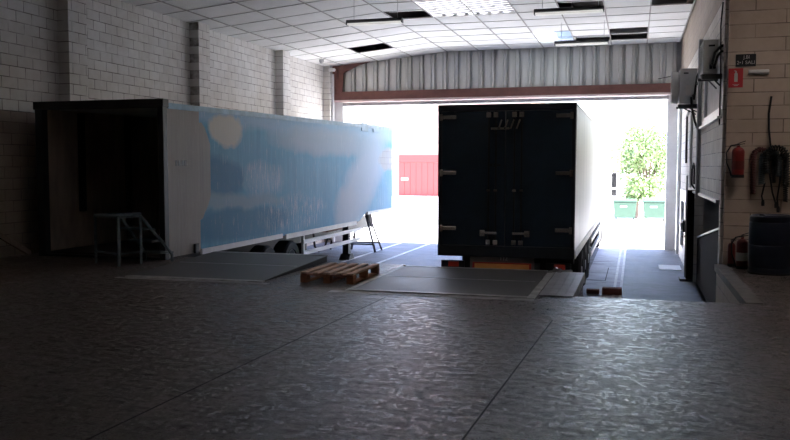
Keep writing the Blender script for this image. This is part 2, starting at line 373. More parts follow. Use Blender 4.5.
# walls
struct(B().box(-10.95, -10.7, -8, 28.3, -1.4, 6.4).build('wall_left', 'block_white'), 'white painted block wall', 'wall')
for k, (y0, y1) in enumerate([(3.1, 3.6), (8.4, 8.95), (13.5, 14.05), (18.4, 18.95), (23.5, 24.05), (27.55, 27.98)]):
    z = 5.2
    struct(B().box(-10.72, -10.45, y0, y1, -1.2, z).build('pilaster', 'block_white'), 'white block pilaster on the left wall', 'pilaster')['group'] = 'pilasters of the left wall'
struct(B().box(-10.95, 8.2, -8.3, -8, -.1, 6.4).build('wall_back', 'block_back'))
struct(B().box(8, 8.25, -8, 14.5, -.1, 6.4).build('wall_side', 'block_side'))
struct(B().box(1.41, 8.2, 14.3, 14.42, -1.2, 6.4).build('wall_front', 'block_tan'), 'tan painted block wall facing the dock', 'wall')
# right bay wall with openings: garage opening, window, door
w = B()
X0, X1 = 1.36, 1.56
def wall_cells(w, ys, zs, holes):
    for a in range(len(ys) - 1):
        for c in range(len(zs) - 1):
            ym, zm = (ys[a] + ys[a + 1]) / 2, (zs[c] + zs[c + 1]) / 2
            if not any(h[0] < ym < h[1] and h[2] < zm < h[3] for h in holes): w.box(X0, X1, ys[a], ys[a + 1], zs[c], zs[c + 1])
OPEN = (14.65, 20.4, -1.1, 1.02); WIN = (14.55, 18.4, 2.55, 3.5); DOOR = (23.5, 26.3, -1.1, .95)
wall_cells(w, [14.42, 14.55, 14.65, 18.4, 20.4, 23.5, 26.3, 28.3], [-1.3, -1.1, .95, 1.02, 2.55, 3.5, 6.4], [OPEN, WIN, DOOR])
struct(w.build('wall_right', 'block_right'), 'right bay wall, white blocks below and tan above', 'wall')
# gable wall: corrugated sheet, beam, jambs
g = B(); x = -10.4; per = .42; prof = [(0, 0), (.16, 0), (.18, .04), (.27, .04), (.29, .15), (.37, .15), (.39, 0), (.42, 0)]
pts = []
while x < 1.25:
    for dx, d in prof[:-1]:
        if x + dx < 1.3: pts.append((x + dx, 28.0 + d))
    x += per
for (xa, ya), (xb, yb) in zip(pts, pts[1:]):
    def zt(X): return 5.7
    g.add([(xa, ya, 4.2), (xb, yb, 4.2), (xb, yb, zt(xb)), (xa, ya, zt(xa)), (xa, ya + .02, 4.2), (xb, yb + .02, 4.2), (xb, yb + .02, zt(xb)), (xa, ya + .02, zt(xa))], [(0, 1, 2, 3), (7, 6, 5, 4), (0, 4, 5, 1), (3, 2, 6, 7)])
struct(g.build('wall_gable', 'galv', flip=False), 'grey corrugated metal sheeting above the gate beam', 'wall')
struct(B().box(-10.95, 1.5, 28.2, 28.4, 3.95, 6.4).build('wall_far', 'grey_paint'))
struct(B().box(-10.7, 1.3, 27.86, 28.1, 3.985, 4.28).build('beam_gate', 'beam_brown'), 'dark red brown steel beam over the gate opening', 'beam')
struct(B().box(-10.7, 1.3, 27.78, 28.14, 3.92, 3.985).build('beam_flange', 'flange_pink'), 'pale lower flange of the gate beam', 'beam')
struct(B().box(-10.1, 1.0, 27.92, 28.1, 3.78, 3.9).build('trim_4', 'grey_paint'), 'lower edge of the raised roller shutter', 'shutter')
struct(B().box(-10.7, -10.1, 27.95, 28.3, -1.2, 3.92).build('wall_jamb', 'white_paint'))
struct(B().box(.97, 1.3, 27.95, 28.3, -1.2, 3.92).build('wall_gatepost', 'white_paint'), 'white gate jamb at the right of the opening', 'wall')
struct(B().box(-10.45, -10.25, 27.8, 27.95, 4.28, 5.2).build('column_corner', 'beam_brown'))
struct(B().prism([(-10.25, 5.22), (-8.95, 5.35), (-9.5, 5.2), (-10.05, 4.95), (-10.1, 4.28), (-10.25, 4.28)], 'Y', 27.84, 27.92).build('beam_gusset', 'beam_brown'), 'brown steel corner bracket under the ceiling', 'beam')
# ceiling
def zc(x): return 5.17 + (x + 10.7) / 4.4 * .41 if x < -6.3 else 5.58
xs = [-10.7, -10.05, -8.8, -7.55, -6.3, -5.2, -4.1, -3.0, -1.9, -.8, .3, 1.3, 2.4, 3.5, 4.6, 5.7, 6.8, 8.0]
ys = [27.98 - 1.08 * k for k in range(34)]
HO = [(-6.3, -5.2, 20.4, 21.5), (-8.8, -7.55, 24.7, 25.85), (-1.9, -.8, 20.4, 21.5), (-.8, .3, 24.7, 26.92), (.3, 1.3, 20.4, 21.5), (-5.2, -3.0, 19.3, 21.5), (-3.0, -1.9, 24.7, 26.92), (-1.9, -.8, 25.8, 26.95), (2.4, 4.6, 9.6, 11.8), (-5.2, -4.1, 9.6, 10.75)]
cl = B(); gp = .009
for i in range(len(xs) - 1):
    for j in range(len(ys) - 1):
        xa, xb, yb, ya = xs[i], xs[i + 1], ys[j], ys[j + 1]
        if xa > 1.2 and yb > 14.35: continue
        xm, ym = (xa + xb) / 2, (ya + yb) / 2
        if any(h[0] < xm < h[1] and h[2] < ym < h[3] for h in HO): continue
        d = [random.uniform(-.004, .004) for _ in range(4)]
        q = [(xa + gp, ya + gp), (xb - gp, ya + gp), (xb - gp, yb - gp), (xa + gp, yb - gp)]
        bot = [(a, b_, zc(a) + e) for (a, b_), e in zip(q, d)]
        cl.add(bot + [(a, b_, c_ + .02) for a, b_, c_ in bot], [(3, 2, 1, 0), (4, 5, 6, 7), (0, 1, 5, 4), (1, 2, 6, 5), (2, 3, 7, 6), (3, 0, 4, 7)])
struct(cl.build('ceiling', 'ceiling_tile'), 'white suspended tile ceiling with missing tiles', 'ceiling')
gb = B()
for x in xs[1:-1]:
    for k, h in enumerate([(-8, 14.3)] if x > 1.31 else [(-8, 27.98)]): gb.box(x - .016, x + .016, h[0], h[1], zc(x) - .016, zc(x) + .004)
for y in ys[1:-1]:
    gb.beam((-6.3, y, 5.572), (8.0 if y < 14.3 else 1.3, y, 5.574), .008, .01)
    gb.beam((-10.7, y, zc(-10.7) - .008), (-6.3, y, 5.574), .008, .01)
struct(gb.build('ceiling_grid', 'grid_dark'), 'thin dark grid lines between the ceiling tiles', 'ceiling grid')
# fallen edge pieces in the open cells
struct(B().box(-.78, .28, 25.95, 26.1, 5.62, 5.72).box(-1.88, -.82, 20.9, 20.97, 5.66, 5.78).box(-6.28, -5.22, 20.9, 20.97, 5.66, 5.78).box(-8.78, -7.57, 25.2, 25.27, 5.55, 5.66).build('beam_rafter', 'grey_paint'))
struct(B().box(-1.88, -.82, 25.85, 26.9, 5.68, 5.7).build('ceiling_backing', 'grey_paint'))
# roof with holes for two skylights and two added unseen ones
rx = [-10.95, -5.2, -4.1, -3.0, -1.9, 2.4, 4.6, 8.25]; ry = [-8.3, 9.62, 10.7, 11.78, 19.3, 21.5, 24.74, 26.9, 28.3]; SK = [(-5.2, -3.0, 19.3, 21.5), (-3.0, -1.9, 24.74, 26.9), (2.4, 4.6, 9.62, 11.78), (-5.2, -4.1, 9.62, 10.7)]
r = B()
for i in range(len(rx) - 1):
    for j in range(len(ry) - 1):
        xm, ym = (rx[i] + rx[i + 1]) / 2, (ry[j] + ry[j + 1]) / 2
        if any(h[0] < xm < h[1] and h[2] < ym < h[3] for h in SK): continue
        r.box(rx[i], rx[i + 1], ry[j], ry[j + 1], 6.4, 6.5)
struct(r.build('ceiling_roof', 'roof_dark'))
sh = B()
for x0, x1, y0, y1 in SK:
    sh.box(x0 - .03, x0, y0, y1, 5.6, 6.4).box(x1, x1 + .03, y0, y1, 5.6, 6.4).box(x0, x1, y0 - .03, y0, 5.6, 6.4).box(x0, x1, y1, y1 + .03, 5.6, 6.4)
struct(sh.build('ceiling_added_shaft', 'shaft_white'))  # walls added to keep skylight spill out of the dark open cells

# skylight sheets (corrugated, ridges running askew)
def skylight(x0, x1, y0, y1, z, mat, label, wav):
    s = B(); nx, ny = 60, 60
    P = []
    for i in range(nx + 1):
        for j in range(ny + 1):
            X = x0 + (x1 - x0) * i / nx; Y = y0 + (y1 - y0) * j / ny
            P.append((X, Y, z + wav * math.sin((Y * .88 - X * .35) * 2 * PI / .27)))
    s.add(P, [(i * (ny + 1) + j, (i + 1) * (ny + 1) + j, (i + 1) * (ny + 1) + j + 1, i * (ny + 1) + j + 1) for i in range(nx) for j in range(ny)])
    if label is None: return struct(s.build('ceiling_fill_skylight', mat, smooth=True))  # unlabelled sheets are unseen, added as fill light
    o = s.build('skylight', mat, smooth=True); return tag(o, label, 'skylight')
skylight(-5.19, -3.01, 19.31, 21.49, 6.2, 'sheet_white', 'white ribbed translucent skylight spanning two tile bays near the ceiling middle', .006)
skylight(-2.99, -1.91, 24.76, 26.88, 5.66, 'sheet_blue', 'smooth bluish white skylight panel close above the corrugated gable sheeting', .002)
skylight(-5.19, -4.11, 9.63, 10.69, 5.70, 'sheet_fill', None, .028)  # added out of view to brighten the near left dock
skylight(2.41, 4.59, 9.63, 11.77, 5.70, 'sheet_fill', None, .028)  # added out of view to brighten the tan wall
sr = B()
for k in range(-7, 8):
    y0 = 19.31 + k * .27; a_, b2 = max(0, -(k * .27) / .9), min(2.18, (2.18 - k * .27) / .9)
    if b2 - a_ > .1: sr.beam((-5.19 + a_, y0 + a_ * .9, 5.63), (-5.19 + b2, y0 + b2 * .9, 5.63), .13, .003)
struct(sr.build('ceiling_ribs', 'rib_grey'))

# window in the right wall
o = B().box(1.28, 1.5, 14.5, 18.45, 2.44, 2.55).box(1.22, 1.5, 14.5, 18.45, 2.40, 2.44).box(1.3, 1.42, 14.55, 14.62, 2.55, 3.5).box(1.3, 1.42, 18.3, 18.4, 2.55, 3.5).box(1.3, 1.42, 14.55, 18.4, 3.42, 3.5).box(1.3, 1.42, 14.55, 18.4, 2.55, 2.61).build('window_1', 'white_paint')
struct(o, 'white framed window with vertical grey slats in the right wall', 'window')
OFF[o.name] = (0, 0, 0)
s = B()
for k in range(16):
    y = 14.66 + k * .23; s.box(1.36, 1.39, y, y + .17, 2.61, 3.42)
s.build('slat', 'siding', o)
B().box(1.44, 1.46, 14.55, 18.4, 2.55, 3.5).build('pane', 'glass_dark', o)
# door in the right wall
o = struct(B().box(1.27, 1.42, 23.5, 23.95, -1.1, .95).box(1.27, 1.42, 25.75, 26.3, -1.1, .95).box(1.27, 1.42, 23.95, 25.75, .62, .95).box(1.27, 1.42, 23.95, 25.75, -1.1, -.72).build('door_1', 'white_paint'), 'white door with tall dark glass panel beside the gate', 'door')
OFF[o.name] = (0, 0, 0)
B().box(1.33, 1.36, 23.95, 25.75, -.72, .62).build('pane', 'glass_dark', o)
B().box(1.2, 1.27, 23.62, 23.68, -.12, .0).build('door_handle', 'chrome', o)
# recess behind the garage opening: siding, brown parapet with white cap
struct(B().box(2.4, 2.5, 14.5, 20.6, -1.1, 1.3).box(1.5, 2.5, 20.55, 20.65, -1.1, 1.3).box(1.5, 2.5, 14.5, 20.65, 1.25, 1.35).build('wall_recess', 'siding'))
sd = B()
for k in range(10):
    sd.prism([(2.4, -.2 + k * .14), (2.36, -.2 + k * .14), (2.39, -.07 + k * .14), (2.4, -.07 + k * .14)], 'Y', 14.56, 20.5)
struct(sd.build('wall_siding', 'siding'), 'grey horizontal siding seen inside the right opening', 'wall')
o = B().prism([(14.67, -1.1), (20.38, -1.1), (20.38, -.06), (14.67, .58)], 'X', 1.37, 1.43).build('stair_parapet', 'brown_door')
tag(o, 'dark brown panel with sloping white top edge inside the right wall opening', 'panel')
OFF[o.name] = (0, 0, 0)
B().beam((1.40, 20.38, -.04), (1.40, 14.67, .60), .09, .035).build('cap_rail', 'white_paint', o)
struct(B().box(1.24, 1.34, 14.6, 20.45, 1.0, 1.05).build('trim_5', 'pale_grey'))

# garage post
p = thing('door_guide_post', (1.22, 20.5, -1.1), 'dark metal door guide post at the far side of the right wall opening', 'post')
B().box(1.14, 1.295, 20.42, 20.62, -1.04, 1.06).build('post', 'brown_door', p, .008)
B().box(1.10, 1.145, 20.45, 20.52, -1.0, 1.4).build('edge_strip', 'pale_grey', p, .005)
B().box(1.0, 1.295, 20.4, 20.85, -1.1, -1.04).build('foot', 'black', p, .01)
B().tube([(1.12, 20.45, .0), (1.06, 20.42, -.06), (1.02, 20.4, -.02)], .018).build('lever', 'chrome', p, smooth=True)
p = thing('intercom', (1.26, 22.6, -.05), 'small dark box with pale face on the right wall beside the white door', 'intercom')
B().box(1.14, 1.3, 22.35, 22.85, -.08, .22).build('housing', 'black', p, .02)
B().box(1.10, 1.145, 22.4, 22.75, -.02, .16).build('face', 'label_white', p, .01)

# ------------------------------------------------------------------ left semi trailer
def wheel(parent, x, y, z, r, w, side, name='tyre'):
    """tyre centred at x,y,z, axis X; side = +1 outer face towards +X"""
    t = B().lathe([(r * .58, -w / 2), (r * .9, -w / 2), (r, -w * .36), (r, w * .36), (r * .9, w / 2), (r * .58, w / 2), (r * .56, 0), (r * .58, -w / 2)], (x, y, z), 'X', 28)
    for k in range(28):
        a = 2 * PI * k / 28
    t = t.build(name, 'rubber', parent, smooth=True)
    B().lathe([(r * .57, -w * .3), (r * .57, w * .42), (r * .5, w * .42), (r * .42, w * .1), (r * .26, w * .08), (r * .22, w * .5), (r * .0001, w * .5)] if side > 0 else
              [(r * .57, w * .3), (r * .57, -w * .42), (r * .5, -w * .42), (r * .42, -w * .1), (r * .26, -w * .08), (r * .22, -w * .5), (r * .0001, -w * .5)], (x, y, z), 'X', 20).build('rim', 'grey_paint', t, smooth=True)
    return t

T = thing('semi_trailer', (-9.0, 12.4, -1.1), 'blue box semi trailer with open dark rear and smeared tan first panel', 'trailer')
L, R_, F0, F1 = -10.28, -7.72, 12.4, 26.1
B().prism([(12.46, .03), (22.7, .02), (23.4, .25), (F1, .25), (F1, 2.84), (12.46, 2.64)], 'X', R_ - .05, R_).build('right_panel', 'trailer_side', T)['label'] = 'blue painted side with tan first panel and pale patches'
B().prism([(12.46, .03), (22.7, .02), (23.4, .25), (F1, .25), (F1, 2.84), (12.46, 2.64)], 'X', L, L + .05).build('left_panel', 'wall_lining', T)
B().prism([(12.46, 2.64), (F1, 2.84), (F1, 2.89), (12.46, 2.69)], 'X', L, R_).build('roof', 'pale_grey', T)
B().box(L + .05, R_ - .05, F1 - .06, F1 - .01, .25, 2.84).build('front_wall', 'wall_lining', T)
B().prism([(12.5, .0), (22.6, .0), (23.4, .2), (26.04, .2), (26.04, .27), (23.3, .27), (22.5, .07), (12.5, .07)], 'X', L + .05, R_ - .05).build('deck', 'trailer_floor', T)
fr = B().box(L - .03, L + .13, F0 - .06, F0 + .08, -.12, 2.76).box(R_ - .10, R_ + .01, F0 - .06, F0 + .08, -.0, 2.72).box(L - .05, R_ + .03, F0 - .08, F0 + .1, 2.62, 2.76).box(L, R_, F0 - .05, F0 + .12, -.14, .04)
fr.build('rear_frame', 'black', T, .01)
for k, y in enumerate([13.4, 14.9, 16.6, 18.6, 20.8]):
    B().box(L + .05, L + .13, y, y + .12, .1 if k else .75, 2.62).build('wall_rib', 'black', T)
B().prism([(12.5, 2.6), (F1, 2.80), (F1, 2.90), (12.5, 2.70)], 'X', R_, R_ + .02).build('top_rail', 'trailer_blue', T)['label'] = 'pale blue top rail'
B().box(R_ - .01, R_ + .03, 13.56, 17.2, -.02, .08).build('side_rail', 'white_paint', T)['label'] = 'white lower rail'
B().box(R_ - .01, R_ + .03, 17.4, 22.4, -.06, .05).build('side_rail', 'pale_grey', T)
B().box(R_ - .01, R_ + .03, 23.4, F1, .17, .26).build('side_rail', 'pale_grey', T)
B().box(L + .7, L + .84, 12.9, 25.9, -.38, 0).box(R_ - .84, R_ - .7, 12.9, 25.9, -.38, 0).box(L + .7, R_ - .7, 16, 16.1, -.3, -.1).box(L + .7, R_ - .7, 19.6, 19.7, -.3, -.1).box(L + .7, R_ - .7, 22.6, 22.7, -.3, -.1).build('chassis', 'black', T)
for y in (15.35, 16.65, 17.95):
    wheel(T, R_ - .24, y, -.62, .48, .36, 1); wheel(T, L + .24, y, -.62, .48, .36, -1)
    B().tube([(L + .3, y, -.62), (R_ - .3, y, -.62)], .07, 10).build('axle', 'black', T, smooth=True)
# side guard
for z in (-.27, -.55): B().box(R_ - .04, R_, 18.5, 22.9, z, z + .095).build('side_guard', 'white_paint', T)['label'] = 'white guard rail'
B().box(R_ - .07, R_ - .01, 18.5, 18.58, -.95, .0).build('guard_post', 'white_paint', T)
B().box(R_ - .3, R_ - .1, 18.65, 18.95, -.62, -.28).build('tool_box', 'black', T, .02)
for x in (R_ - .36, L + .36):
    lg = B().box(x - .09, x + .09, 22.5, 22.7, -.95, .02).build('landing_leg', 'black', T)
    B().prism([(22.35, -1.1), (22.85, -1.1), (22.78, -1.02), (22.68, -.93), (22.52, -.93), (22.42, -1.02)], 'X', x - .15, x + .15).build('foot', 'black', lg)
B().tube([(R_ - .36, 22.6, -.42), (R_ - .1, 22.6, -.42), (R_ - .1, 22.6, -.6)], .018).build('crank', 'black', T, smooth=True)
# rusty crate-like bracket and hanging hoses
B().box(R_ - .35, R_ - .02, 20.2, 21.3, -.12, .1).build('bracket', 'rust', T, .02)['label'] = 'rusty brown bracket'
hz = B().tube([(R_ - .6, 20.6, -.15), (R_ - .6, 20.7, -.55), (R_ - .6, 21.0, -.72), (R_ - .6, 21.3, -.62)], .03)
hz.build('hose', 'black', T, smooth=True); hz = B()
hz.tube([(R_ - .6, 21.4, -.7), (R_ - .6, 21.7, -.4), (R_ - .6, 22.0, -.5), (R_ - .6, 21.9, -.75)], .03).build('hose', 'black', T, smooth=True)
rg = B(); rg.prism([(24.0, .16), (24.35, .16), (24.5, -.1), (24.42, -.3), (24.3, -.18), (24.15, -.05)], 'X', -7.92, -7.88).build('mud_flap', 'cloth', T)
for y in (22.9, 24.0): B().box(R_ - .02, R_ + .024, y, y + .6, 2.66, 2.89).build('top_plate', 'trailer_blue', T)
B().box(R_ - .001, R_ + .004, 12.72, 12.78, 1.62, 1.72).box(R_ - .001, R_ + .004, 12.82, 12.9, 1.62, 1.72).box(R_ - .001, R_ + .004, 12.94, 13.0, 1.62, 1.72).box(R_ - .001, R_ + .004, 13.03, 13.1, 1.62, 1.72).build('side_mark', 'dark_steel', T)
B().box(R_ - .02, R_ + .05, 13.3, 13.42, .03, .2).build('corner_bracket', 'black', T)

# trestle under the front of the trailer
t = thing('support_trestle', (-8.4, 25.0, -1.1), 'black steel trestle standing on the bay floor under the blue trailer nose', 'trestle')
B().box(-8.62, -8.2, 24.8, 25.2, .1, .18).build('top_plate', 'black', t)
for sx, sy in ((-.5, -.35), (-.5, .35), (.55, -.35), (.55, .35)):
    B().beam((-8.4 + sx * .3, 25 + sy * .4, .1), (-8.4 + sx, 25 + sy, -1.1), .05, .05).build('leg', 'black', t)
for y in (24.67, 25.33): B().beam((-8.85, y, -.85), (-7.9, y, -.85), .05, .05).build('brace', 'black', t)

# ------------------------------------------------------------------ right truck
T = thing('articulated_truck', (-2.28, 15.0, -1.1), 'dark navy articulated truck with closed rear doors backed up to the dock', 'truck')
L, R_, F0, F1 = -3.54, -1.02, 15.0, 28.5
B().box(R_ - .05, R_, F0 + .06, F1, .06, 2.70).build('side_panel', 'truck_side', T)['label'] = 'shiny pale side panel'
B().box(L, L + .05, F0 + .06, F1, .06, 2.70).build('side_panel', 'navy', T)
B().box(L, R_, F0 + .02, F1, 2.70, 2.75).build('roof', 'pale_grey', T)
B().box(L + .05, R_ - .05, F1 - .06, F1, .06, 2.7).build('front_wall', 'pale_grey', T)
B().box(L + .05, R_ - .05, F0 + .1, F1, .0, .07).build('deck', 'trailer_floor', T)
B().box(L, L + .07, F0 - .02, F0 + .08, .08, 2.75).box(R_ - .07, R_, F0 - .02, F0 + .08, .08, 2.75).box(L, R_, F0 - .03, F0 + .08, 2.63, 2.75).box(L, R_, F0 - .03, F0 + .1, -.06, .14).build('rear_frame', 'navy_frame', T, .008)
xm = (L + R_) / 2
for sx, x0, x1 in ((-1, L + .07, xm - .01), (1, xm + .01, R_ - .07)):
    d = B().box(x0, x1, F0, F0 + .045, .15, 2.62).build('door', 'navy', T, .006)
    xh = x0 if sx < 0 else x1
    for z in (.42, 1.45, 2.48):
        B().box(min(xh, xh - sx * .28), max(xh, xh - sx * .28), F0 - .03, F0, z, z + .075).box(xh - .03, xh + .03, F0 - .05, F0, z - .03, z + .1).build('hinge', 'chrome', d, .006)
    for xo in (.17, .30):
        xx = xm + sx * xo
        bar = B().tube([(xx, F0 - .03, .17), (xx, F0 - .03, 2.62)], .016, 8).build('lock_bar', 'dark_steel', d, smooth=True)
        for kz0, kz1, kw in ((2.5, 2.6, .045), (.17, .26, .045), (1.15, 1.19, .035)): B().box(xx - kw, xx + kw, F0 - .055, F0, kz0, kz1).build('keeper', 'chrome', d, .004)
    B().box(xm + sx * .14, xm + sx * .44, F0 - .055, F0 - .015, .36, .41).box(xm + sx * .36, xm + sx * .46, F0 - .05, F0, .32, .44).build('handle', 'chrome', d, .008)
# upper clasp cluster at the meeting of the doors
cz = B().box(xm - .26, xm + .08, F0 - .06, F0, 2.28, 2.32)
for k in range(4): cz.beam((xm - .12 + k * .11, F0 - .04, 2.29), (xm - .06 + k * .11, F0 - .04, 2.46), .04, .03)
cz.build('clasp', 'chrome', T)
B().box(-2.6, -2.52, F0 - .008, F0 + .01, 1.62, 1.66).box(-2.49, -2.46, F0 - .008, F0 + .01, 1.6, 1.67).box(-2.43, -2.36, F0 - .008, F0 + .01, 1.62, 1.65).build('door_mark', 'dark_steel', T)
# rear underrun, lamps, sign plate
B().box(L + .55, R_ - .02, F0 + .12, F0 + .3, -.16, -.04).box(L + .5, L + .62, F0 + .1, F0 + .28, -.75, -.05).box(R_ - .62, R_ - .5, F0 + .1, F0 + .28, -.75, -.05).box(L + .06, R_ - .06, F0 + .08, F0 + .2, -.78, -.62).build('underrun_bar', 'black', T)
for x0, x1 in ((L + .06, L + .5), (R_ - .5, R_ - .06)):
    tl = B().box(x0, x1, F0 + .02, F0 + .12, -.28, -.15).build('tail_light', 'black', T, .01)
    B().box(x0 + .14, x1 - .1, F0 + .005, F0 + .03, -.265, -.165).build('lens', 'red_reflector', tl, .008)
sg = B().box(-2.93, -1.74, F0 + .03, F0 + .06, -.62, -.0).build('rear_plate', 'plate_grey', T, .004)
sg['label'] = 'grey plate carrying an orange red bordered marker'
B().box(-2.88, -1.79, F0 + .02, F0 + .032, -.46, -.165).build('marker_border', 'red_reflector', sg)
B().box(-2.84, -1.83, F0 + .012, F0 + .022, -.43, -.19).build('marker_field', 'orange', sg)
text('112', .1, (-2.3, F0 + .026, -.09), (PI / 2, 0, 0), 'fluor', sg)
# chassis, wheels, guards
B().box(L + .75, L + .88, F0 + .3, 27.6, -.42, 0).box(R_ - .88, R_ - .75, F0 + .3, 27.6, -.42, 0).build('chassis', 'black', T)
for y in (17.6, 18.9, 20.2):
    wheel(T, R_ - .2, y, -.6, .5, .38, 1); wheel(T, L + .2, y, -.6, .5, .38, -1)
    B().tube([(L + .3, y, -.6), (R_ - .3, y, -.6)], .07, 10).build('axle', 'black', T, smooth=True)
B().box(R_ - .02, R_ + .015, F0 + .05, F1, -.06, .08).build('side_rail', 'pale_grey', T)
for z in (-.32, -.66): B().box(R_ - .06, R_, 21.2, 26.6, z, z + .11).build('side_guard', 'pale_grey', T)
for y in (21.3, 23.8, 26.4): B().box(R_ - .1, R_ - .05, y, y + .08, -.7, -.02).build('guard_post', 'dark_steel', T)
for y in (16.9,): B().box(R_ - .42, R_ - .04, y, y + .02, -.8, -.2).build('mud_flap', 'black', T)
# tractor cab
cab = B().prism([(28.75, -.35), (31.0, -.35), (31.05, .4), (30.85, 1.6), (30.5, 1.95), (28.75, 1.95)], 'X', L + .04, R_ - .04).build('cab', 'white_paint', T, .05)
B().prism([(29.6, .75), (30.72, .75), (30.62, 1.5), (29.6, 1.5)], 'X', R_ - .05, R_ - .03).build('side_window', 'glass_dark', cab)
B().prism([(29.6, .75), (30.72, .75), (30.62, 1.5), (29.6, 1.5)], 'X', L + .03, L + .05).build('side_window', 'glass_dark', cab)
B().beam((-2.28, 31.02, .75), (-2.28, 30.84, 1.58), 2.2, .03, up=(0, 1, 0)).build('windscreen', 'glass_dark', cab)
B().box(L + .1, R_ - .1, 27.6, 31.0, -.75, -.35).build('cab_chassis', 'black', cab)
mr = B().box(R_ + .22, R_ + .4, 30.55, 30.68, .85, 1.4).box(R_ + .22, R_ + .4, 30.55, 30.68, .55, .8).build('mirror', 'black', cab, .03)
for z in (1.3, .7): B().tube([(R_ - .05, 30.7, z), (R_ + .3, 30.65, z)], .02).build('mirror_arm', 'black', cab)
for y in (28.3, 30.4):
    wheel(T, R_ - .24, y, -.6, .5, .34, 1); wheel(T, L + .24, y, -.6, .5, .34, -1)

# ------------------------------------------------------------------ dock levelers
def leveler(x0, x1, y0, y1, zf, zb, label, tilt_group=True):
    p = thing('dock_leveler', ((x0 + x1) / 2, y0, 0), label, 'dock leveler', 'steel dock levelers in the dock floor')
    def slab(a0, a1, b0, b1, lo, hi, t=None):
        def Z(y): return zf + (zb - zf) * (y - y0) / (y1 - y0)
        vs = [(a, b_, Z(b_) + h) for a in (a0, a1) for b_ in (b0, b1) for h in (lo, hi)]
        return vs, [(0, 1, 3, 2), (4, 6, 7, 5), (0, 4, 5, 1), (2, 3, 7, 6), (0, 2, 6, 4), (1, 5, 7, 3)]
    B().add(*slab(x0, x1, y0, y1, .004, .016)).build('deck', 'deck_plate', p)
    e = B().add(*slab(x0 - .02, x1 + .02, y0 - .06, y0 + .03, .002, .022)); e.build('hinge_strip', 'edge_steel', p)['label'] = 'bright worn steel strip'
    B().add(*slab(x0, x1, y1 - .05, y1 + .03, .006, .02)).build('lip', 'edge_steel', p)
    B().add(*slab(x0 + .05, x1 - .05, y0 + (y1 - y0) * .52, y0 + (y1 - y0) * .52 + .025, .015, .018)).build('seam', 'edge_steel', p)
    if zb > .03:
        for xx in (x0 + .01, x1 - .03):
            B().prism([(y0 + .1, .002), (y1 - .02, .002), (y1 - .02, zb), (y0 + .1, zf + .006)], 'X', xx, xx + .02).build('skirt', 'black', p)
        B().box(x0 + .03, x1 - .03, y1 - .08, y1 - .05, .002, zb).build('skirt', 'black', p)
    return p
leveler(-7.08, -4.94, 10.35, 12.88, .0, .10, 'dark steel dock leveler tilted up at its far end beside the blue trailer')
leveler(-3.5, -1.25, 9.98, 12.62, .0, .0, 'flat dark steel dock leveler in front of the navy truck doors')
struct(B().box(-3.58, -3.515, 9.95, 12.62, .0, .012).box(-1.235, -1.14, 9.92, 12.62, 0, .012).box(-3.75, -1.14, 9.78, 9.91, 0, .006).box(-7.2, -4.8, 10.18, 10.28, 0, .005).build('trim_6', 'edge_steel'), 'worn steel edging set round the levelers', 'edging')
cv = B()
for k in range(4): cv.box(-1.12 + k * .105, -1.02 + k * .105, 10.2, 12.55, 0, .014)
struct(cv.build('trim_7', 'cover_plate'), 'pale ribbed cover plates at the dock edge', 'plates')
# bolt / coupling hardware lying on the dock edge near truck
o = B().tube([(-1.22, 12.40, .03), (-1.1, 12.46, .04), (-1.0, 12.42, .045), (-.88, 12.5, .04)], .018).lathe([(.0001, -.04), (.035, -.04), (.042, 0), (.035, .04), (.0001, .04)], (-1.12, 12.45, .058), 'Y', 12).box(-1.09, -1.03, 12.41, 12.48, .02, .08)
single(o.build('chain_hook', 'chrome', smooth=True), (-1.1, 12.45, .016), 'bright metal hook and bar lying at the corner of the flat leveler', 'hook')

# ------------------------------------------------------------------ pallet
p = thing('wooden_pallet', (-4.02, 11.1, 0), 'brown wooden pallet lying on the dock floor between the two levelers', 'pallet')
px0, px1, py0, py1 = -4.44, -3.66, 10.5, 11.7
for x in (px0, px0 + .34, px1 - .1):
    for y in (py0, (py0 + py1) / 2 - .06, py1 - .12): B().box(x, x + .1, y, y + .12, .022, .1).build('block', 'pallet_dark', p, .003)
for x in (px0, px0 + .34, px1 - .1): B().box(x, x + .1, py0, py1, 0.0, .022).build('bottom_board', 'pallet_dark', p, .002)
for y in (py0, (py0 + py1) / 2 - .06, py1 - .12): B().box(px0, px1, y, y + .12, .1, .122).build('stringer', 'pallet_dark', p, .002)
for x, wd in ((px0, .10), (px0 + .17, .09), (px0 + .34, .10), (px0 + .515, .09), (px1 - .10, .10)): B().box(x, x + wd, py0, py1, .122, .146).build('deck_board', 'pallet_wood', p, .003)

# ------------------------------------------------------------------ steps
p = thing('dock_steps', (-8.15, 12.0, 0), 'small dark metal step stand before the open trailer', 'steps')
A_, B_, C_, D_ = Vector((-8.6, 11.66, 0)), Vector((-7.95, 11.36, 0)), Vector((-7.83, 11.80, 0)), Vector((-8.42, 12.06, 0))
E_, F_ = Vector((-7.52, 12.24, 0)), Vector((-8.06, 12.27, 0))
Z = Vector((0, 0, 1)); HT = .80
for q in (A_, B_, C_, D_): B().tube([tuple(q), tuple(q + Z * HT)], .024, 8).build('leg', 'steps_blue', p, smooth=True)
B().tube([tuple(A_ + Z * HT), tuple(B_ + Z * HT), tuple(C_ + Z * (HT + .03)), tuple(D_ + Z * HT), tuple(A_ + Z * HT)], .024, 8).build('top_frame', 'steps_blue', p, smooth=True)
pl = [(q.x, q.y) for q in (A_, B_, C_, D_)]
B().prism(pl, 'Z', HT - .03, HT).build('platform', 'steps_blue', p)
for top, bot in ((C_, E_), (D_, F_)):
    B().tube([tuple(top + Z * HT), tuple(top.lerp(bot, .9) + Z * .2), tuple(bot + Z * .12), tuple(bot)], .026, 8).build('stringer', 'steps_blue', p, smooth=True)
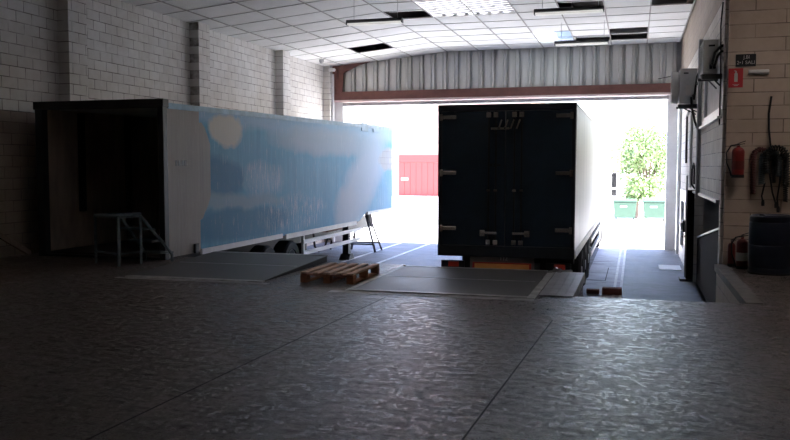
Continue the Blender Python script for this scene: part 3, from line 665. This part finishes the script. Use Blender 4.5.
for f, z in ((.28, .58), (.55, .37), (.85, .17)):
    c0, d0 = C_.lerp(E_, f), D_.lerp(F_, f); dv = (E_ - C_).normalized() * .11
    B().prism([(c0.x - dv.x, c0.y - dv.y), (c0.x + dv.x, c0.y + dv.y), (d0.x + dv.x, d0.y + dv.y), (d0.x - dv.x, d0.y - dv.y)], 'Z', z - .03, z).build('tread', 'steps_blue', p)
B().tube([tuple(A_ + Z * .2), tuple(B_ + Z * .2)], .018, 8).tube([tuple(B_ + Z * .2), tuple(C_ + Z * .2)], .018, 8).build('brace', 'steps_blue', p, smooth=True)
B().lathe([(.03, -.02), (.07, -.02), (.07, .02), (.03, .02)], (-8.06, 12.2, .075), 'X', 14).build('caster', 'rubber', p, smooth=True)

# leaning plank at the left wall
o = B().beam((-10.62, 11.35, .62), (-10.38, 12.2, .06), .10, .04, up=(1, 0, .3)).build('leaning_plank', 'plank')
single(o, (-10.5, 11.8, 0), 'pale plank leaning low against the left block wall before the trailer', 'plank')

# ------------------------------------------------------------------ lamps
def lamp(x0, x1, y, z, label):
    p = thing('fluorescent_lamp', ((x0 + x1) / 2, y, z), label, 'ceiling lamp', 'hanging fluorescent lamps')
    B().prism([(y - .09, z + .02), (y + .09, z + .02), (y + .05, z + .09), (y - .05, z + .09)], 'X', x0, x1).build('housing', 'dark_steel', p)
    for dy in (-.045, .045): B().tube([(x0 + .03, y + dy, z - .015), (x1 - .03, y + dy, z - .015)], .026, 10).build('tube', 'fluor_tube', p, smooth=True)
    for x in (x0, x1 - .02): B().box(x, x + .02, y - .08, y + .08, z - .03, z + .05).build('end_cap', 'dark_steel', p)
    for x in (x0 + .18, x1 - .12): B().tube([(x, y, z + .08), (x, y, 5.6)], .006, 6).build('hang_wire', 'grey_paint', p)
lamp(-6.62, -5.25, 18.6, 4.98, 'leftmost hanging fluorescent lamp with white tubes over the trailer bay')
lamp(-2.2, -.7, 18.5, 4.98, 'nearer right hanging fluorescent lamp before the open dark ceiling cell')
lamp(-2.2, -.75, 23.3, 4.98, 'farthest hanging fluorescent lamp close to the corrugated gable')

p = thing('ceiling_sensor', (-10.2, 26.1, 5.2), 'small grey round detector on the ceiling near the left wall', 'detector')
B().lathe([(.0001, -.14), (.05, -.13), (.085, -.08), (.085, -.02), (.1, 0)], (-10.2, 26.1, 5.22), 'Z', 18).build('body', 'grey_paint', p, smooth=True)
p = thing('security_camera', (-10.35, 27.6, 5.05), 'small white camera in the upper far left corner', 'camera')
B().tube([(-10.45, 27.55, 5.05), (-10.2, 27.3, 5.0)], .06, 12).build('body', 'white_paint', p, smooth=True)
B().box(-10.47, -10.43, 27.5, 27.6, 4.98, 5.12).build('bracket', 'white_paint', p)
o = B().tube([(-10.4, 27.7, -1.1), (-10.4, 27.7, 4.9)], .045, 10).build('downpipe', 'white_paint', smooth=True)
single(o, (-10.4, 27.7, -1.1), 'white vertical pipe at the far left corner beside the gate', 'pipe')

# ------------------------------------------------------------------ right wall: air conditioners, pipes
def ac(y0, y1, z0, z1, x0, label, fan=0):
    p = thing('air_conditioner', ((x0 + 1.3) / 2, y0, z0), label, 'air conditioner', 'outdoor air conditioning units on the right wall')
    B().box(x0, 1.24, y0, y1, z0, z1).build('casing', 'pale_grey', p, .015)
    B().box(x0 + .08, x0 + .18, y0 - .012, y0, z1 - .12, z1 - .09).build('grip', 'black', p)
    ym, zm, rr = (y0 + y1) / 2, (z0 + z1) / 2, min(y1 - y0, z1 - z0) * .42
    f = B()
    if fan: f.lathe([(rr * 1.1, -.02), (rr * 1.1, -fan), (rr * .95, -fan), (rr * .95, -.01)], (x0, ym, zm), 'X', 28)
    for k in range(5): f.lathe([(rr * (.2 + .18 * k), -.012), (rr * (.2 + .18 * k) + .008, -.02), (rr * (.2 + .18 * k) + .016, -.012)], (x0, ym, zm), 'X', 24)
    for k in range(6):
        t = PI * k / 6; f.beam((x0 - .012, ym - rr * math.cos(t), zm - rr * math.sin(t)), (x0 - .012, ym + rr * math.cos(t), zm + rr * math.sin(t)), .008, .008)
    f.build('fan_grille', 'pale_grey', p)
    for y in (y0 + .1, y1 - .1):
        B().beam((1.3, y, z0 - .04), (x0 - .03, y, z0 - .04), .05, .05).beam((1.28, y, z0 - .2), (x0 + .15, y, z0 - .06), .025, .025).build('bracket', 'dark_steel', p)
    B().box(x0 - .02, 1.3, y0 - .02, y0 + .03, z0 - .1, z0 - .015).build('support_rail', 'dark_steel', p)
    return p
a1 = ac(14.72, 15.5, 3.16, 3.72, 1.00, 'grey outdoor air conditioner high on the right wall, nearest the tan wall corner')
h = B().tube([(1.12, 14.72, 3.27), (1.13, 14.6, 3.3), (1.17, 14.58, 3.48), (1.24, 14.58, 3.56), (1.3, 14.6, 3.6)], .022)
h.tube([(1.17, 14.72, 3.27), (1.18, 14.6, 3.28), (1.21, 14.58, 3.42), (1.27, 14.58, 3.5), (1.31, 14.6, 3.5)], .022).build('pipe', 'black', a1, smooth=True)
B().box(1.10, 1.14, 14.66, 14.72, 3.23, 3.3).box(1.155, 1.195, 14.66, 14.72, 3.23, 3.3).build('valve', 'black', a1)
a2 = ac(19.6, 20.5, 3.02, 3.80, .87, 'grey outdoor air conditioner with protruding fan shroud farther along the right wall', .16)
B().box(1.0, 1.12, 19.58, 19.6, 3.2, 3.42).build('label_plate', 'label_white', a2)
h = B().tube([(1.16, 19.6, 3.2), (1.17, 19.45, 3.1), (1.2, 19.42, 3.4), (1.28, 19.42, 3.5)], .025).tube([(1.12, 19.6, 3.15), (1.13, 19.45, 2.9), (1.2, 19.42, 2.6), (1.27, 19.42, 2.4)], .025)
h.tube([(1.2, 19.6, 3.3), (1.22, 19.45, 3.6), (1.28, 19.42, 3.75)], .02).build('pipe', 'black', a2, smooth=True)
# pipes
def pipe(pts, r, mat, label, cat='pipe', group=None):
    o = B().tube(pts, r, 10).build('wall_pipe' if cat == 'pipe' else 'wall_cable', mat, smooth=True); return single(o, pts[0], label, cat, group)
pipe([(1.24, 18.75, .95), (1.24, 18.75, 4.3)], .05, 'grey_paint', 'grey vertical pipe on the right wall rising past the window end')
pipe([(1.25, 21.3, 1.1), (1.25, 21.3, 3.6)], .035, 'pale_grey', 'thin pale conduit above the metal guide post')
pipe([(1.24, 23.1, 1.7), (1.24, 23.1, 2.95), (1.22, 22.0, 3.0)], .03, 'black', 'dark drain hose bent along the right wall above the white door', 'hose')
pipe([(1.25, 26.8, -1.1), (1.25, 26.8, 3.7)], .06, 'white_paint', 'white downpipe on the right wall closest to the gate jamb')
pipe([(1.27, 14.62, 2.3), (1.27, 14.6, 3.1), (1.25, 14.58, 3.9), (1.28, 14.62, 4.3)], .013, 'black', 'black cable bundle rising at the corner of the tan wall', 'cable')
pipe([(.6, 27.82, 4.42), (.95, 27.6, 4.46), (1.25, 27.2, 4.55)], .012, 'black', 'thin black wire sagging from the gate beam to the right wall', 'cable')
p = thing('hose_hanger', (1.2, 21.0, 1.25), 'dark hook shaped hose hanger on the right wall above the opening', 'hook')
B().tube([(1.27, 20.0, 1.1), (1.2, 20.0, 1.2), (1.2, 20.0, 1.55), (1.24, 20.15, 1.68), (1.27, 20.3, 1.55), (1.27, 20.3, 1.2)], .022).build('hook', 'black', p, smooth=True)

# white sheet on the bay floor
o = B().box(.66, 1.22, 22.5, 23.6, -1.1, -1.085).build('cardboard_sheet', 'cardboard_white'); single(o, (.94, 23, -1.1), 'flat white sheet lying on the bay floor before the white door', 'sheet')
o = B().box(-.62, -.22, 17.75, 17.95, -1.096, -.95).build('timber_chock', 'beam_wood', bevel=.01); single(o, (-.42, 17.85, -1.096), 'reddish brown timber block standing on the bay floor beside the truck', 'block')
o = B().box(-.95, -.68, 17.8, 17.95, -1.096, -1.0).build('timber_chock', 'beam_wood', bevel=.01); single(o, (-.8, 17.87, -1.096), 'lower brown timber block against the truck wheel side', 'block')

# ------------------------------------------------------------------ tan wall: signs, extinguishers, hoses, barrel
YW = 14.3
p = thing('wall_sign', (1.665, YW, 3.2), 'black sign with white lettering high on the tan wall', 'sign')
B().box(1.52, 1.82, YW - .02, YW, 3.205, 3.40).build('plate', 'black', p, .004)
text('J.BI', .075, (1.68, YW - .022, 3.35), (PI / 2, 0, 0), 'label_white', p)
text('2\u20221 SALI', .078, (1.67, YW - .022, 3.265), (PI / 2, 0, 0), 'label_white', p)
p = thing('extinguisher_sign', (1.525, YW, 2.87), 'red square sign with pale extinguisher symbol on the tan wall', 'sign')
B().box(1.42, 1.635, YW - .012, YW, 2.875, 3.18).build('plate', 'sign_red', p)
s = B().prism([(1.505, 2.965), (1.555, 2.965), (1.555, 3.09), (1.545, 3.11), (1.515, 3.11), (1.505, 3.09)], 'Y', YW - .016, YW - .012).box(1.52, 1.54, YW - .016, YW - .012, 3.11, 3.135).box(1.50, 1.53, YW - .016, YW - .012, 3.135, 3.145)
s.box(1.48, 1.58, YW - .016, YW - .012, 2.92, 2.926).box(1.5, 1.56, YW - .016, YW - .012, 2.9, 2.91).build('pictogram', 'label_white', p)
p = thing('emergency_light', (1.86, YW, 3.06), 'small white bulkhead emergency light on the tan wall', 'lamp')
B().box(1.71, 2.02, YW - .03, YW, 3.07, 3.15).build('back_plate', 'white_paint', p, .01)
B().prism([(YW - .03, 3.08), (YW - .08, 3.095), (YW - .08, 3.135), (YW - .03, 3.145)], 'X', 1.72, 2.01).build('diffuser', 'fluor', p, .008)

def extinguisher(x, y, z, r, h, mat, label, hose=True, hand=True, band=True):
    p = thing('fire_extinguisher', (x, y, z), label, 'fire extinguisher', 'red fire extinguishers at the tan wall')
    B().lathe([(r * .9, 0), (r, .012), (r, h * .78), (r * .92, h * .84), (r * .6, h * .9), (r * .3, h * .92), (r * .3, h * .96)], (x, y, z), 'Z', 24).build('cylinder', mat, p, smooth=True)
    B().box(x - .02, x + .02, y - .02, y + .02, z + h * .95, z + h * 1.03).build('valve', 'chrome', p, .004)
    B().beam((x - .02, y, z + h * 1.02), (x + r * 1.1, y, z + h * 1.10), .02, .012).beam((x - .02, y, z + h * .99), (x + r * 1.0, y, z + h * 1.02), .02, .012).build('handle', 'black', p)
    if band: 
        B().lathe([(r + .001, h * .25), (r + .002, h * .25), (r + .002, h * .5), (r + .001, h * .5)], (x, y, z), 'Z', 24).build('label_band', 'label_white' if band == 2 else 'dull_red', p, smooth=True)
    if hose:
        B().tube([(x, y - .01, z + h), (x - r * 1.2, y - .03, z + h * .96), (x - r * 1.9, y - .03, z + h * .75), (x - r * 1.8, y - .03, z + h * .45), (x - r * 1.25, y - .02, z + h * .2), (x - r * 1.05, y - .02, z + h * .05)], .012, 8).build('hose', 'black', p, smooth=True)
    B().lathe([(r * 1.02, 0), (r * 1.02, .05), (r * .98, .05), (r * .9, 0)], (x, y, z - .002), 'Z', 20).build('base_ring', 'black', p, smooth=True)
    return p
e = extinguisher(1.58, 14.15, 1.43, .095, .53, 'red', 'red fire extinguisher hung on the tan wall with a looped black hose')
B().box(1.55, 1.61, 14.2, 14.3, 1.75, 1.8).build('bracket', 'steel', e)
extinguisher(1.64, 13.85, 0, .085, .52, 'dull_red', 'larger red fire extinguisher with pale label standing on the floor beside the blue barrel', hose=True, band=2)
extinguisher(1.52, 14.15, 0, .06, .42, 'dull_red', 'slimmer dark red fire extinguisher standing at the tan wall corner', hose=False, band=0)

p = thing('plastic_barrel', (1.96, 13.35, 0), 'large dark blue barrel standing on the platform by the tan wall', 'barrel')
bc = (1.98, 13.38, 0)
B().lathe([(.27, 0), (.30, .02), (.305, .08), (.295, .10), (.305, .14), (.31, .42), (.30, .44), (.31, .47), (.305, .76), (.295, .78), (.305, .80), (.30, .86), (.27, .885), (.26, .87), (.0001, .87)], bc, 'Z', 40).build('body', 'barrel_blue', p, smooth=True)
B().lathe([(.04, .87), (.04, .895), (.0001, .895)], (1.85, 13.38, 0), 'Z', 14).build('bung', 'barrel_blue', p, smooth=True)
B().lathe([(.312, .0), (.312, .03), (.29, .03)], bc, 'Z', 40).build('base_hoop', 'black', p, smooth=True)

# coiled air hoses on the wall
p = thing('hose_hook', (2.08, YW, 1.75), 'black wall hook carrying the bundle of coiled hoses', 'hook')
B().box(1.92, 2.25, YW - .03, YW, 1.70, 1.80).tube([(1.95, YW - .02, 1.75), (1.95, YW - .2, 1.77), (1.95, YW - .22, 1.83)], .015).tube([(2.2, YW - .02, 1.75), (2.2, YW - .2, 1.77), (2.2, YW - .22, 1.83)], .015).tube([(1.92, YW - .16, 1.78), (2.24, YW - .16, 1.78)], .02).build('bracket', 'black', p)
def coil(path, R, turns, r, mat, label):
    P = [Vector(q) for q in path]
    seg = [0]
    for a, b2 in zip(P, P[1:]): seg.append(seg[-1] + (b2 - a).length)
    n = turns * 9; pts = []
    for i in range(n + 1):
        d = seg[-1] * i / n; k = max(j for j in range(len(P) - 1) if seg[j] <= d + 1e-9); f = (d - seg[k]) / (seg[k + 1] - seg[k]); q = P[k].lerp(P[k + 1], f)
        t = (P[k + 1] - P[k]).normalized(); u = t.cross(Vector((0, 1, 0))).normalized(); w_ = t.cross(u)
        an = 2 * PI * turns * i / n; pts.append(q + u * R * math.cos(an) + w_ * R * math.sin(an))
    o = B().tube(pts, r, 6).build('coiled_hose', mat, smooth=True); return single(o, path[0], label, 'hose', 'coiled air hoses hanging on the tan wall')
def arch(xa, xb, ztop, za, zb, y):
    xm_ = (xa + xb) / 2; rr = (xb - xa) / 2
    return [(xa, y, za)] + [(xm_ - rr * math.cos(t), y, ztop - rr + rr * math.sin(t)) for t in [PI * k / 8 for k in range(9)]] + [(xb, y, zb)]
coil(arch(1.82, 2.02, 1.88, 1.17, 1.5, YW - .07), .036, 46, .011, 'hose_red', 'dull red coiled hose hanging longest at the left of the hose bundle')
coil(arch(1.93, 2.18, 1.84, 1.33, 1.45, YW - .17), .04, 34, .012, 'hose_grey', 'grey green coiled hose hanging just right of the red coil')
coil(arch(1.98, 2.27, 1.9, 1.5, 1.3, YW - .27), .042, 30, .013, 'black', 'black coiled hose looped over the top of the hose bundle')
coil(arch(2.12, 2.3, 1.78, 1.35, 1.05, YW - .07), .03, 42, .010, 'rubber', 'thin black coiled hose hanging at the right of the hose bundle')
for pts, lab in (([(2.03, YW - .12, 1.78), (2.06, YW - .12, 1.45), (2.1, YW - .12, 1.2), (2.16, YW - .12, 1.0)], 'straight black hose end hanging middle of the bundle over the barrel'),
                 ([(2.22, YW - .14, 1.7), (2.2, YW - .14, 1.35), (2.17, YW - .14, 1.1), (2.19, YW - .14, .93)], 'straight black hose end hanging right of the bundle over the barrel'),
                 ([(1.99, YW - .1, 1.35), (1.95, YW - .1, 1.14), (1.97, YW - .1, 1.03)], 'short black hose end with plug hanging beside the grey coil')):
    o = B().tube(pts, .014, 8).lathe([(.0001, -.05), (.025, -.05), (.028, 0), (.02, .05), (.0001, .05)], pts[-1], 'Z', 10).build('hose_end', 'black', smooth=True)
    single(o, pts[0], lab, 'hose', 'hose ends on the tan wall')
o = B().tube([(2.06, YW - .03, 2.72), (2.03, YW - .03, 2.45), (2.035, YW - .04, 2.2), (2.07, YW - .08, 1.85)], .016, 8).build('air_line', 'black', smooth=True)
single(o, (2.06, YW, 1.85), 'black air line running up the tan wall from the hose bundle', 'hose')

# ------------------------------------------------------------------ outside
def bin_(x, y, label):
    p = thing('rubbish_bin', (x, y, -1.1), label, 'bin', 'green wheeled bins in the yard')
    B().prism([(x - .5, -.92), (x + .5, -.92), (x + .56, -.15), (x - .56, -.15)], 'Y', y - .38, y + .38).build('body', 'bin_green', p, .03)
    B().prism([(y - .42, -.14), (y + .42, -.14), (y + .4, -.06), (y, .02), (y - .4, -.06)], 'X', x - .58, x + .58).build('lid', 'bin_lid', p, .02)
    for sx in (-.42, .42):
        for sy in (-.3, .3): B().lathe([(.03, -.03), (.08, -.03), (.08, .03), (.03, .03)], (x + sx, y + sy, -1.02), 'X', 12).build('caster', 'black', p, smooth=True)
    B().box(x - .22, x + .1, y - .4, y - .385, -.4, -.32).build('bin_mark', 'label_white', p)
bin_(-.45, 42.6, 'green wheeled bin in the yard closest to the truck cab'); bin_(.98, 42.6, 'green wheeled bin in the yard nearer the right gate jamb')

def tree(x, y, zc_, R, n, label, hk=1.0, seed=1, name='leafy_tree'):
    rnd = random.Random(seed); p = thing(name, (x, y, -1.1), label, 'tree', 'trees in the yard')
    t = B(); ends = []
    t.tube([(x, y, -1.1), (x + .05, y, -.3), (x - .05, y + .05, zc_ - R * .3)], [.12, .1, .07], 8)
    for k in range(9):
        a = 2 * PI * k / 9; e = (x + math.cos(a) * R * rnd.uniform(.4, .75), y + math.sin(a) * R * .6, zc_ + rnd.uniform(-.5, .75) * R); ends.append(Vector(e))
        t.tube([(x, y, zc_ - R * rnd.uniform(.4, .9)), ((x * .55 + e[0] * .45), (y + e[1]) / 2, (zc_ + e[2]) / 2 - .1), e], [.05, .035, .012], 6)
    t.build('trunk', 'bark', p, smooth=True)
    f = B()
    cl_ = ends + [Vector((x + rnd.gauss(0, .42) * R, y + rnd.gauss(0, .4) * R, zc_ + rnd.gauss(0, .48) * R * hk)) for _ in range(14)]
    for _ in range(n):
        c = rnd.choice(cl_); q = c + Vector((rnd.gauss(0, .2), rnd.gauss(0, .2), rnd.gauss(0, .18))) * R
        s_ = rnd.uniform(.04, .085) * 1.2; u = Vector((rnd.uniform(-1, 1), rnd.uniform(-1, 1), rnd.uniform(-1, 1))).normalized(); w_ = u.orthogonal().normalized(); w_ = Matrix.Rotation(rnd.uniform(0, 6.3), 3, u) @ w_; v_ = u.cross(w_)
        f.add([q - w_ * s_ * 1.6, q + v_ * s_ * .7, q + w_ * s_ * 1.6, q - v_ * s_ * .7], [(0, 1, 2, 3)])
    f.build('foliage', 'leaf', p, flip=False)
tree(.75, 47.5, 1.55, 2.0, 6500, 'sparse light green tree standing behind the green bins', 1.0, 3)
tree(.1, 45.0, .35, .85, 1800, 'low dense green bush standing behind the gap between the bins', .8, 5, 'leafy_shrub')

bld = thing('warehouse_building', (-28, 74, -1.1), 'pale peach warehouse across the yard with a large red gate', 'building')
B().box(-48, -9, 74, 86, -1.1, 8.5).build('wall', 'far_wall', bld)
B().box(-48.2, -8.8, 73.8, 86.2, 8.5, 8.9).build('parapet', 'far_wall', bld)
gt = B()
for k in range(9): gt.box(-21.2 + k * .56, -21.2 + k * .56 + .54, 73.86, 74.0, -1.08, 2.0)
gt.box(-21.2, -16.15, 73.86, 74, 2.02, 2.72)
gt = gt.build('gate', 'gate_red', bld)
B().box(-20.95, -20.3, 73.82, 73.86, .35, .6).build('gate_mark', 'label_white', gt)

for o in C.objects:
    if o.parent is None and o.name.split('.')[0] in ('window_1', 'door_1', 'stair_parapet', 'trim_5', 'door_guide_post', 'intercom', 'air_conditioner', 'wall_pipe', 'wall_cable', 'hose_hanger', 'wall_siding', 'wall_recess'): o.location.x += .06
# ------------------------------------------------------------------ light
W = bpy.data.worlds.new('sky'); bpy.context.scene.world = W; W.use_nodes = True; nt = W.node_tree; nt.nodes.clear()
o_ = N(nt, 'ShaderNodeOutputWorld'); bg = N(nt, 'ShaderNodeBackground'); sk = N(nt, 'ShaderNodeTexSky')
sk.sky_type = 'NISHITA'; sk.sun_disc = False; sk.sun_elevation = math.radians(58); sk.sun_rotation = math.radians(100); sk.air_density = 1.0; sk.dust_density = .8; sk.ozone_density = 2.0
bg.inputs[1].default_value = .27
nt.links.new(mixc(nt, 1.0, sk.outputs[0], (1.10, .97, 1.01), 'MULTIPLY'), bg.inputs[0]); nt.links.new(bg.outputs[0], o_.inputs[0])
sl = bpy.data.lights.new('sun', 'SUN'); sl.energy = 7.2; sl.angle = math.radians(.6); sl.color = (1, .95, .88)
so = bpy.data.objects.new('sun', sl); C.objects.link(so)
dv = Vector((-.52, -.03, -.85))
so.rotation_euler = dv.to_track_quat('-Z', 'Y').to_euler(); so.location = (20, 20, 30)

# ------------------------------------------------------------------ camera
cd = bpy.data.cameras.new('camera'); co = bpy.data.objects.new('camera', cd); C.objects.link(co)
cd.sensor_width = 36; cd.lens = 820 / 790 * 36; cd.clip_end = 1000
co.location = (0, 0, 1.6); co.rotation_euler = (math.radians(90 - 3.698), 0, math.radians(16.282))
sc = bpy.context.scene; sc.camera = co
sc.view_settings.view_transform = 'Standard'; sc.view_settings.look = 'None'; sc.view_settings.gamma = 1; sc.view_settings.use_curve_mapping = False
sc.view_settings.exposure = 3.0
sc.cycles.max_bounces = 14; sc.cycles.diffuse_bounces = 10; sc.cycles.glossy_bounces = 5; sc.cycles.use_denoising = True
sc.cycles.sample_clamp_indirect = 12
